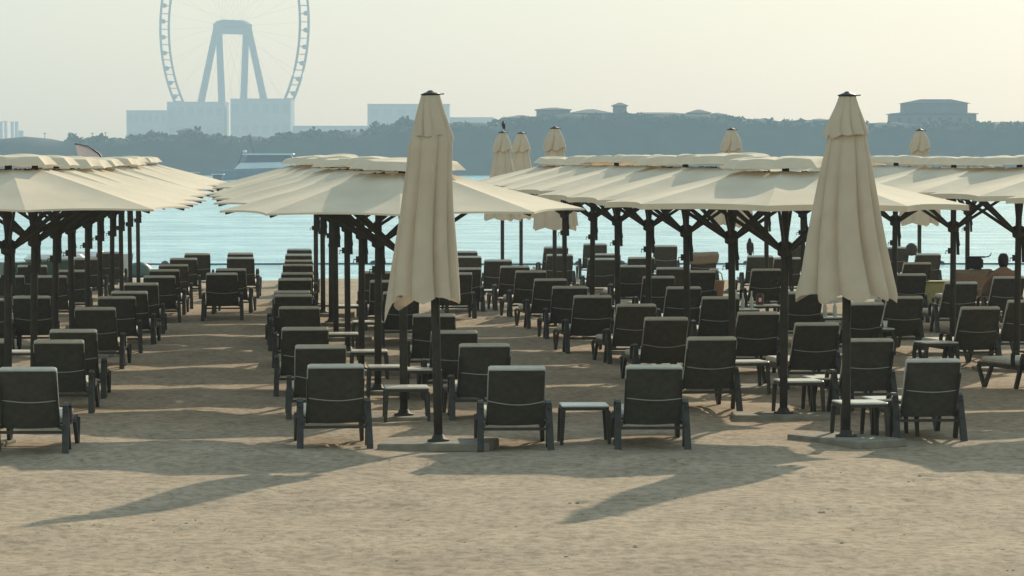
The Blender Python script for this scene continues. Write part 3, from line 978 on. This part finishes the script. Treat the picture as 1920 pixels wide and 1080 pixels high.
# ------------------------------------------------------------------ loungers
TOPZ = 0.87
LEAN = R(31)
def lounger(LEAN=LEAN, TOPZ=TOPZ, seam=.47, dip=.035, sag=.012):
    root = thing('sun_lounger')
    bl = (TOPZ - .29) / math.cos(LEAN)                 # length of the back
    bd = Vector((0, -math.sin(LEAN), math.cos(LEAN)))   # up along the back
    bn = Vector((0, math.cos(LEAN), math.sin(LEAN)))    # towards the sitter
    hinge = Vector((0, .02, .28))
    # dark shell that one sees from behind
    m_ = MB()
    def sh(u, v, off=0.0):
        x = (u - .5) * .575
        p = hinge + bd * (bl * (.0 + 1.0 * v)) + bn * (-.010 - sag * math.sin(math.pi * u) * math.sin(math.pi * (.15 + .85 * v)) - .005 * math.sin(v * 11 + u * 4) * sag / .012 + off)
        return (x, p.y, p.z)
    m_.grid(lambda u, v: sh(1 - u, v), 6, 6)
    m_.grid(lambda u, v: sh(u, v, .012), 6, 6)
    bk = m_.build('backrest', M['sling'], root)
    m_ = MB()
    m_.tube([Vector(sh(u / 10, seam - dip * math.sin(math.pi * u / 10))) - bn * .006 for u in range(11)], .0058, 5)
    m_.build('piping', M['piping'], bk)
    # grey cushion in front of it
    rot = Matrix(((1, 0, 0), (0, bn.y, bd.y), (0, bn.z, bd.z)))
    c = hinge + bd * (bl * .5 + .015) + bn * .05
    m_ = MB(); m_.rbox(c, (.585, .082, bl + .0), .018, rot); bc = m_.build('back_cushion', M['cushion'], root)
    m_ = MB()
    for sx in (-1, 1):
        m_.tube([hinge + bd * (bl * t) + bn * .006 + Vector((sx * .292, 0, 0)) for t in (.05, .5, .985)], .008, 5)
    m_.tube([hinge + bd * (bl * 1.0) + bn * .012 + Vector((x, 0, 0)) for x in (-.285, 0, .285)], .008, 5)
    m_.build('piping', M['piping'], bc)
    m_ = MB(); m_.rbox((0, .74, .345), (.60, 1.38, .075), .02); m_.build('seat_cushion', M['cushion'], root)
    # frame
    m_ = MB()
    for sx in (-1, 1):
        m_.bar((sx * .325, -.10, .285), (sx * .325, 1.46, .285), .03, .05)
        m_.bar((sx * .288, .02, .275), (sx * .288, -.27, .755), .022, .03)
    for y in (.15, .6, 1.05, 1.45):
        m_.bar((-.31, y, .282), (.31, y, .282), .03, .025, side=Vector((0, 1, 0)))
    m_.build('frame', M['frame'], root)
    for sx in (-1, 1):
        x = sx * .352
        m_ = MB(); m_.bar((x, .045, .47), (x + sx * .012, -.14, 0), .06, .075, side=Vector((1, 0, 0)), w1=.068, h1=.06); m_.build('leg', M['frame'], root)
        m_ = MB(); m_.bar((x, .10, .47), (x + sx * .008, .30, .02), .045, .06, w1=.045, h1=.05); m_.build('leg', M['frame'], root)
        m_ = MB(); m_.bar((x - sx * .005, 1.02, .27), (x + sx * .005, 1.20, 0), .04, .05); m_.bar((x - sx * .005, 1.42, .27), (x + sx * .005, 1.225, 0), .039, .049); m_.build('leg', M['frame'], root)
        m_ = MB()
        pts = [(x, -.005, .44), (x, .01, .485), (x, .06, .51), (x, .18, .51), (x, .34, .495), (x, .40, .46), (x, .41, .40), (x, .40, .30)]
        for a, b in zip(pts, pts[1:]):
            m_.bar(a, b, .052, .026)
        m_.build('armrest', M['frame'], root)
    m_ = MB(); m_.bar((-.345, -.055, .235), (.345, -.055, .235), .03, .03, side=Vector((0, 1, 0))); m_.build('stretcher', M['frame'], root)
    return root
LPROTOS = [lounger(), lounger(R(27), .875, .50, .015, .02), lounger(R(35), .865, .45, .05, .016), lounger(R(31), .87, .48, .005, .024)]
ROWS = {
 'front': [],
 'LA': ('in the row left of the sand aisle', [(50, 697, -8), (110, 641, 0), (137, 621, 1), (178, 579, -1), (219, 557, 0), (242, 547, 2), (265, 531, 0), (299, 516, 3), (308, 506, 3), (325, 498, 3), (344, 484, 2), (370, 474, 6)]),
 'LC': ('of the line closing the aisle', [(416, 515, -2), (433, 505, 0), (451, 485, 0), (451, 474, 0)]),
 'LB': ('in the shade left of the left parasol poles', [(59, 555, 0), (-28, 561, 2), (95, 521, 0), (133, 509, -2), (165, 487, 2), (205, 477, 3), (-35, 640, 0), (15, 522, 0), (60, 500, 2)]),
 'CA': ('in the row right of the sand aisle', [(630, 686, 9), (601, 647, 8), (572, 617, 7), (561, 579, 7), (550, 557, 6), (548, 547, 6), (553, 527, 5), (557, 514, 5), (558, 501, 4), (560, 491, 4), (560, 481, 3), (561, 468, 2)]),
 'CB': ('behind the slim closed parasol', [(910, 648, 8), (852, 618, 7), (814, 590, 6), (752, 546, 5), (725, 528, 5), (710, 512, 5)]),
 'CC': ('showing right of the slim parasol', [(856, 513, 6), (874, 503, 6), (878, 480, 5), (872, 470, 4)]),
 'RA': ('left of the right parasol poles', [(1336, 640, 11), (1249, 600, 10), (1194, 574, 11), (1112, 561, 10), (1069, 541, 10), (1033, 525, 11), (996, 511, 11), (966, 501, 10), (934, 489, 9)]),
 'RB': ('right of the right parasol poles', [(1633, 640, 12), (1533, 608, 13), (1423, 588, 12), (1352, 559, 11), (1283, 539, 11), (1236, 521, 10), (1186, 501, 10), (1128, 487, 9)]),
 'FA': ('behind the wide closed parasol', [(1840, 579, 17), (1621, 568, 14), (1698, 558, 14), (1509, 550, 13), (1438, 507, 10), (1314, 508, 9), (1258, 502, 9), (1203, 485, 8)]),
 'FB': ('at the right edge of the picture', [(1995, 612, 27), (1926, 567, 17), (1803, 532, 14), (1708, 518, 12), (1826, 505, 10), (1721, 494, 12), (1741, 475, 10), (1683, 464, 8)]),
 'SE': ('facing the water at back right', [(1426, 480, 4), (1477, 486, 6), (1321, 473, 8), (1488, 460, 6), (1248, 461, 5), (1140, 478, 5), (1116, 460, 2), (1043, 467, 12), (1050, 479, 10)]),
}
used_protos = set(); rl = random.Random(9)
LOUNGERS = {}
def put_lounger(px, py, yaw, label):
    top = at_z(px, py, TOPZ)
    r = R(yaw)
    off = Vector((0, .02 - math.sin(LEAN) * (TOPZ - .29) / math.cos(LEAN), 0))
    off.rotate(Matrix.Rotation(r, 3, 'Z'))
    kind = rl.choice((0, 0, 1, 2, 3))
    o = LPROTOS[kind] if kind not in used_protos else copy_tree(LPROTOS[kind])
    used_protos.add(kind)
    p = top - off
    o.location = (p.x, p.y, hgt(p.x, p.y) - .012)
    o.rotation_euler = (0, 0, r)
    tag(o, label, 'lounger', 'dark sun loungers in rows')
    LOUNGERS[(px, py)] = o
    return o
put_lounger(969, 690, 3, 'front dark lounger between the slim closed parasol and the low black table')
put_lounger(1227, 688, 1.5, 'front dark lounger just right of the low black table')
put_lounger(1753, 676, 5, 'front dark lounger at right with a straight seam and a flat pale top')
for key, val in ROWS.items():
    if not val: continue
    desc, lst = val
    for i, (p, y, yaw) in enumerate(sorted(lst, key=lambda q: -q[1])):
        yw = {'LA': 1.2 if y == 697 else 3.5, 'LB': 3, 'LC': 2}.get(key, yaw * .66)
        put_lounger(p, y, yw + rp.uniform(-2.5, 2.5) * (.3 if y > 600 else 1), 'dark lounger %s from the front %s' % (ORD[i], desc))

# ------------------------------------------------------------------ side tables
def side_table():
    root = thing('side_table')
    m_ = MB(); m_.rbox((0, 0, .408), (.50, .48, .022), .008); m_.build('table_top', M['tabletop'], root)
    m_ = MB()
    for sx in (-1, 1):
        m_.bar((sx * .235, -.22, .380), (sx * .235, .22, .380), .028, .034)
    for sy in (-1, 1):
        m_.bar((-.222, sy * .215, .380), (.222, sy * .215, .380), .028, .034, side=Vector((0, 1, 0)))
    m_.build('apron', M['frame'], root)
    for sx in (-1, 1):
        for sy in (-1, 1):
            m_ = MB(); m_.bar((sx * .235, sy * .215, .362), (sx * .252, sy * .222, 0), .05, .04, w1=.036, h1=.03); m_.build('leg', M['frame'], root)
    return root
TPROTO = side_table()
TT = .42
TABLES = [
 (1095, 757, 3, 'low black side table standing alone between the two front loungers'),
 (762, 719, 4, 'side table with a bright top left of the slim closed parasol'),
 (727, 681, 4, 'bright side table behind the one beside the slim closed parasol'),
 (790, 684, 4, 'side table half hidden by the pole of the slim closed parasol'),
 (692, 650, 4, 'side table third back among the centre poles'),
 (640, 622, 4, 'small side table peeping out beside the sand aisle loungers'),
 (690, 597, 4, 'side table fourth back among the centre poles'),
 (655, 573, 4, 'side table furthest back among the centre poles'),
 (40, 655, -2, 'side table behind the two nearest left loungers'),
 (12, 690, -4, 'side table beside the nearest left lounger'),
 (1497, 709, 9, 'side table with a bright top before the leaning lounger right of centre'),
 (1612, 751, 9, 'bright side table under the wide closed parasol'),
 (1668, 744, 9, 'bright side table squeezed between two loungers at right'),
 (1552, 703, 9, 'side table touching the bright table right of centre'),
 (1398, 677, 11, 'side table behind the second front lounger at right'),
 (1755, 638, 16, 'side table between loungers at the right edge'),
 (1178, 577, 10, 'side table among the loungers left of the right poles'),
 (905, 540, 8, 'small side table in the line right of the slim parasol'),
 (1435, 568, 11, 'side table with a small red lantern on it'),
 (1392, 578, 11, 'side table with pale bottles on it'),
 (1562, 590, 12, 'side table with bottles under the wide closed parasol'),
 (1640, 612, 12, 'side table with cups right of the wide parasol pole'),
]
TOBJ = {}
ft = True
for p, y, yaw, lab in TABLES:
    q = at_z(p, y, TT)
    o = TPROTO if ft else copy_tree(TPROTO)
    ft = False
    o.location = (q.x, q.y, hgt(q.x, q.y) - .008)
    o.rotation_euler = (0, 0, R(yaw))
    tag(o, lab, 'side table', 'low side tables between the loungers')
    TOBJ[p] = o
# yellow box-like covered table
q = at_z(1752, 527, .5)
yt = thing('covered_table', (q.x, q.y, 0), R(8))
m_ = MB(); m_.rbox((0, 0, .25), (.56, .5, .46), .03); m_.build('cloth', M['yellow_cloth'], yt)
m_ = MB(); m_.rbox((0, 0, .495), (.6, .54, .02), .008); m_.build('table_top', M['yellow_cloth'], yt)
tag(yt, 'table under a yellow green cloth near the water at right', 'table')

# ------------------------------------------------------------------ small things
def bottle(px, tkey, dx, dy, h, label, m='glass_bottle'):
    t = TOBJ[tkey]
    v = Vector((dx, dy, 0)); v.rotate(t.rotation_euler)
    root = thing('bottle', (t.location.x + v.x, t.location.y + v.y, t.location.z + .42))
    b = MB(); b.lathe([(.03, 0), (.034, .01), (.034, h * .55), (.014, h * .75), (.013, h * .95)], 10); b.build('bottle_body', M[m], root)
    b = MB(); b.lathe([(.016, h * .95), (.016, h), (.004, h + .003)], 8); b.build('cap', M['white_plastic'], root)
    tag(root, label, 'bottle')
bottle(0, 1392, -.12, 0, .32, 'tall pale bottle on the side table left of the pole')
bottle(0, 1392, .02, .05, .26, 'short pale bottle in the middle of the bottle table', 'glass_bottle')
bottle(0, 1392, .15, -.05, .30, 'pale bottle at the right end of the bottle table')
bottle(0, 1562, -.14, 0, .30, 'pale bottle left on the table under the wide parasol')
bottle(0, 1562, .05, .06, .28, 'pale bottle right on the table under the wide parasol')
t = TOBJ[1435]
root = thing('lantern', (t.location.x - .1, t.location.y, t.location.z + .42))
b = MB(); b.lathe([(.07, 0), (.075, .02), (.07, .16), (.05, .2)], 10); b.build('body', M['red_brown'], root)
b = MB(); b.tube([(-.05, 0, .2), (-.03, 0, .27), (.03, 0, .27), (.05, 0, .2)], .008, 5); b.build('handle', M['finial'], root)
b = MB(); b.box((0, -.074, .09), (.05, .012, .07)); b.build('paper_tag', M['white_plastic'], root)
tag(root, 'small dark red lantern with a pale tag on a side table', 'lantern')
for i, (dx, dy) in enumerate([(-.14, .0), (.04, .05), (.16, -.04)]):
    t = TOBJ[1640]
    root = thing('cup', (t.location.x + dx, t.location.y + dy, t.location.z + .42))
    b = MB(); b.lathe([(.028, 0), (.038, .11), (.034, .11), (.026, .012)], 10); b.build('cup_body', M['white_plastic'], root)
    tag(root, 'white cup on the table right of the wide parasol pole, %s from the left' % ORD[i], 'cup', 'white cups')

def towel_on(key, m, label, wide=.66, droop=.36, front=.5):
    o = LOUNGERS[key]
    bl = (TOPZ - .29) / math.cos(LEAN)
    bd = Vector((0, -math.sin(LEAN), math.cos(LEAN))); bn = Vector((0, math.cos(LEAN), math.sin(LEAN)))
    hinge = Vector((0, .02, .28))
    path = []
    for t_ in (0, .5, 1.0):
        path.append(hinge + bd * (bl * (1 - droop * (1 - t_))) - bn * .035)
    path.append(hinge + bd * (bl + .035) + bn * .04)
    for t_ in (.0, .5, 1.0):
        path.append(hinge + bd * (bl * (1 - front * t_)) + bn * .108)
    rr = random.Random(len(label))
    ph = rr.uniform(0, 6)
    def fn(u, v):
        f = v * (len(path) - 1); i = min(int(f), len(path) - 2); q = path[i].lerp(path[i + 1], f - i)
        wob = .02 * math.sin(u * 9 + ph) * (1 - v)
        return ((u - .5) * wide + .02 * math.sin(v * 7), q.y - abs(wob), q.z + .015 * math.sin(u * 5 + ph) * (1 - v))
    mb = MB(); mb.grid(fn, 14, 18)
    c = mb.build('towel', M[m])
    c.location = o.location; c.rotation_euler = o.rotation_euler
    sol = c.modifiers.new('thick', 'SOLIDIFY'); sol.thickness = .012
    tag(c, label, 'towel', 'towels on loungers')
    return c
towel_on((1826, 505), 'towel', 'large tan towel hung over a lounger back at the right edge', .74, .75)
towel_on((1321, 473), 'towel', 'tan towel over a lounger back close to the water', .64, .35)

# dark bag on the towel-covered lounger
q = at_z(1829, 491, 1.0)
o = LOUNGERS[(1826, 505)]
root = thing('beach_bag', (o.location.x + .06, o.location.y - .30, .875))
b = MB(); b.rbox((0, .02, .11), (.34, .18, .22), .04); b.build('bag_body', M['dark_bag'], root)
b = MB(); b.rbox((.02, .02, .235), (.38, .14, .03), .01); b.tube([(.18, .02, .235), (.27, .02, .24), (.32, .02, .27), (.33, .02, .32)], .013, 6); b.build('strap', M['dark_bag'], root)
tag(root, 'dark bag with a curled strap resting on the towel draped lounger', 'bag')
# straw bag beside the lounger under the right parasols
q = at_z(1336, 545, 0)
root = thing('straw_bag', (at_z(1338, 532, .35).x, at_z(1338, 532, .35).y, .0))
b = MB(); b.lathe([(.16, 0), (.20, .06), (.24, .40), (.23, .42), (.21, .40), (.15, .03)], 14); b.build('basket', M['straw'], root)
b = MB(); b.tube([(-.2, 0, .4), (-.17, 0, .56), (-.06, 0, .66), (.06, 0, .66), (.17, 0, .56), (.2, 0, .4)], .017, 6); b.build('handle', M['towel_white'], root)
tag(root, 'brown straw beach basket with a pale looped handle between loungers', 'basket')

def skin_mesh(name, verts, edges, radii, material, parent, root_i=0, sub=1):
    me = bpy.data.meshes.new(name)
    me.from_pydata([tuple(v) for v in verts], edges, [])
    o = bpy.data.objects.new(name, me)
    COL.objects.link(o)
    sk = o.modifiers.new('skin', 'SKIN')
    lay = me.skin_vertices[0].data
    for i, r in enumerate(radii):
        rr = r if isinstance(r, (tuple, list)) else (r, r)
        lay[i].radius = rr
        lay[i].use_root = (i == root_i)
    ss = o.modifiers.new('sub', 'SUBSURF'); ss.levels = sub; ss.render_levels = sub
    dg = bpy.context.evaluated_depsgraph_get()
    ev = o.evaluated_get(dg)
    me2 = bpy.data.meshes.new_from_object(ev)
    me2.name = name
    o.modifiers.clear()
    o.data = me2
    for p in me2.polygons: p.use_smooth = True
    me2.materials.clear(); me2.materials.append(material)
    bpy.data.meshes.remove(me)
    o.parent = parent
    return o
# person sitting on the lounger at the right edge, seen from behind
pp = put_lounger(1893, 522, 10, 'dark lounger carrying the person with dark hair at the right edge')
P = thing('person', pp.location, pp.rotation_euler.z)
V = [(0, .28, .44), (0, .18, .60), (0, .08, .82), (0, .03, .98), (0, .03, 1.06), (0, .05, 1.17), (0, .05, 1.25),
     (-.10, .03, .97), (-.20, .05, .92), (-.30, .16, .72), (-.27, .40, .56), (-.24, .50, .53),
     (.10, .03, .97), (.20, .05, .92), (.33, .14, .72), (.30, .38, .56), (.27, .48, .53),
     (-.10, .32, .45), (-.13, .72, .56), (-.13, 1.10, .44), (-.13, 1.2, .50),
     (.10, .32, .45), (.13, .74, .62), (.13, 1.05, .44), (.13, 1.16, .49)]
E = [(0, 1), (1, 2), (2, 3), (3, 4), (4, 5), (5, 6), (3, 7), (7, 8), (8, 9), (9, 10), (10, 11), (3, 12), (12, 13), (13, 14), (14, 15), (15, 16), (0, 17), (17, 18), (18, 19), (19, 20), (0, 21), (21, 22), (22, 23), (23, 24)]
RD = [(.16, .12), (.14, .10), (.16, .11), (.11, .09), .055, (.075, .09), (.06, .08), (.08, .075), .062, .046, .036, .03, (.08, .075), .062, .046, .036, .03, .085, .062, .045, .03, .085, .062, .045, .03]
skin_mesh('body', V, E, RD, M['skin'], P, 0, 2)
hb = MB(); hb.lathe([(.012, .155), (.06, .145), (.092, .09), (.10, .03), (.092, -.04), (.07, -.09)], 12, (0, .035, 1.16)); hb.build('hair', M['hair'], P)
tag(P, 'person with dark hair sitting on a lounger, seen from behind at right edge', 'person')
tw = MB()
def twf(u, v):
    a = math.pi * (u - .5) * 1.15
    r = .20 + .12 * v
    return (r * 1.15 * math.sin(a), .10 - r * .62 * math.cos(a) + .06 * v, 1.0 - .46 * v)
tw.grid(twf, 14, 6)
to = tw.build('cover_up', M['brown_cloth'], P)
so = to.modifiers.new('thick', 'SOLIDIFY'); so.thickness = .012

def bird(loc, rz, label, sc=1.0, upright=1.0):
    root = thing('bird', loc, rz)
    root.scale = (sc, sc, sc)
    vs = [(0, -.02, .16), (0, .0, .24), (0, .015, .30), (0, .0, .345), (0, -.045, .35), (0, -.03, .08), (0, -.07, .0), (0, -.10, -.09)]
    es = [(0, 1), (1, 2), (2, 3), (3, 4), (0, 5), (5, 6), (6, 7)]
    skin_mesh('body', vs, es, [(.075, .085), (.062, .066), .038, (.034, .036), .006, (.055, .06), (.035, .016), (.032, .006)], M['bird'], root, 0, 2)
    for sx in (-1, 1):
        w = MB()
        w.lathe([(.004, -.13), (.02, -.10), (.035, 0), (.028, .08), (.004, .11)], 8)
        ob = w.build('wing', M['bird'], root)
        ob.location = (sx * .062, -.035, .15); ob.scale = (.45, 1.2, 1.15); ob.rotation_euler = (R(-12), 0, 0)
        l = MB(); l.tube([(sx * .025, -.02, .09), (sx * .025, .0, .005)], .007, 5); l.tube([(sx * .025, -.02, .006), (sx * .025, .035, .004)], .006, 5); l.build('leg', M['finial'], root)
    tag(root, label, 'bird')
o = LOUNGERS[(1426, 480)]
q = at_z(1406, 478, TOPZ + .01)
bird((q.x, q.y + .05, TOPZ + .005), R(160), 'dark bird perched upright on a lounger back by the water', 1.05)
o = CLOBJ[5]
bird((o.location.x + .02, o.location.y, 3.78), R(60), 'small dark bird perched on the tip of a closed parasol', .55)

# feather flag behind the left parasols
ff = thing('feather_flag', ((208 - 960) / 76.0, FPX / 76.0, 0))
pole_pts = [(0, 0, 0), (0, 0, 1.6), (-.02, 0, 2.4), (-.10, 0, 2.85), (-.28, 0, 3.15), (-.55, 0, 3.33), (-.88, 0, 3.40)]
b = MB(); b.tube(pole_pts, [.03, .028, .026, .024, .022, .02, .016], 8); b.build('flag_pole', M['finial'], ff)
b = MB()
def ffn(u, v):
    t_ = .25 + .75 * v
    f = t_ * (len(pole_pts) - 1); i = min(int(f), len(pole_pts) - 2)
    q = Vector(pole_pts[i]).lerp(Vector(pole_pts[i + 1]), f - i)
    edge = -.88 + .30 * (1 - v) ** 2
    x = q.x + (edge - q.x) * u
    if v > .999: x = q.x
    return (x, .04 * math.sin(u * 4 + v * 5), q.z)
b.grid(ffn, 8, 22); bo = b.build('banner', M['banner'], ff)
tag(ff, 'curved pale feather flag rising above the left parasols', 'flag')
# beached small craft at the left by the water
def beached(px, py, L, label, m, rz):
    q = at_z(px, py, .3)
    root = thing('beached_boat', (q.x, q.y, 0.02), rz)
    h_ = loft_hull(L, .95, .55); h_.build('hull', M[m], root)
    c_ = MB(); c_.rbox((-.1, 0, .62), (L * .5, .6, .22), .1); c_.build('cover', M['white_plastic'], root)
    tag(root, label, 'boat', 'small boats on the beach')
beached(112, 512, 2.9, 'green hulled dinghy with a pale cover beached under the left parasols', 'green_hull', R(20))
beached(160, 505, 2.6, 'pale dinghy beached right of the green one', 'hull_white', R(-25))
q = at_z(262, 520, 0)
dm = thing('beach_dome', (q.x, q.y, 0))
b = MB(); b.lathe([(.36, 0), (.35, .12), (.28, .28), (.15, .37), (.01, .40)], 14); b.build('dome_shell', M['green_hull'], dm)
b = MB(); b.lathe([(.375, 0), (.38, .03), (.36, .05)], 14); b.build('rim', M['finial'], dm)
tag(dm, 'dark green rounded dome on the sand beside a left parasol pole', 'dome')
# round grey pillow resting on a lounger top, near the right closed parasol
o = LOUNGERS[(1741, 475)]
q = at_z(1709, 462, .95)
rp_ = thing('rolled_pillow', (at_z(1709, 478, TOPZ).x, at_z(1709, 478, TOPZ).y, TOPZ - .02))
b = MB(); b.lathe([(.02, 0), (.11, .02), (.135, .12), (.12, .22), (.06, .28), (.01, .29)], 14); b.build('pillow_body', M['sling'], rp_)
tag(rp_, 'dark rounded pillow propped on a lounger near the water', 'pillow')
# ------------------------------------------------------------------ haze: the air between here and the wheel
hz = MB(); hz.box((0, (3110 - 210) / 2, (215 - 3.4) / 2), (2 * HX + 30, 3110 + 210, 215 + 3.4))
hm = bpy.data.materials.new('haze_air')
hm.use_nodes = True
hn = hm.node_tree
hn.nodes.remove(hn.nodes['Principled BSDF'])
pv = hn.nodes.new('ShaderNodeVolumePrincipled')
pv.inputs['Color'].default_value = (0.73, 0.87, 1.0, 1)
pv.inputs['Density'].default_value = HAZE_DENSITY
pv.inputs['Anisotropy'].default_value = 0.0
hn.links.new(pv.outputs[0], hn.nodes['Material Output'].inputs['Volume'])
ho = hz.build('haze', hm)
tag(ho, 'thin pale haze over the sea', kind='stuff')
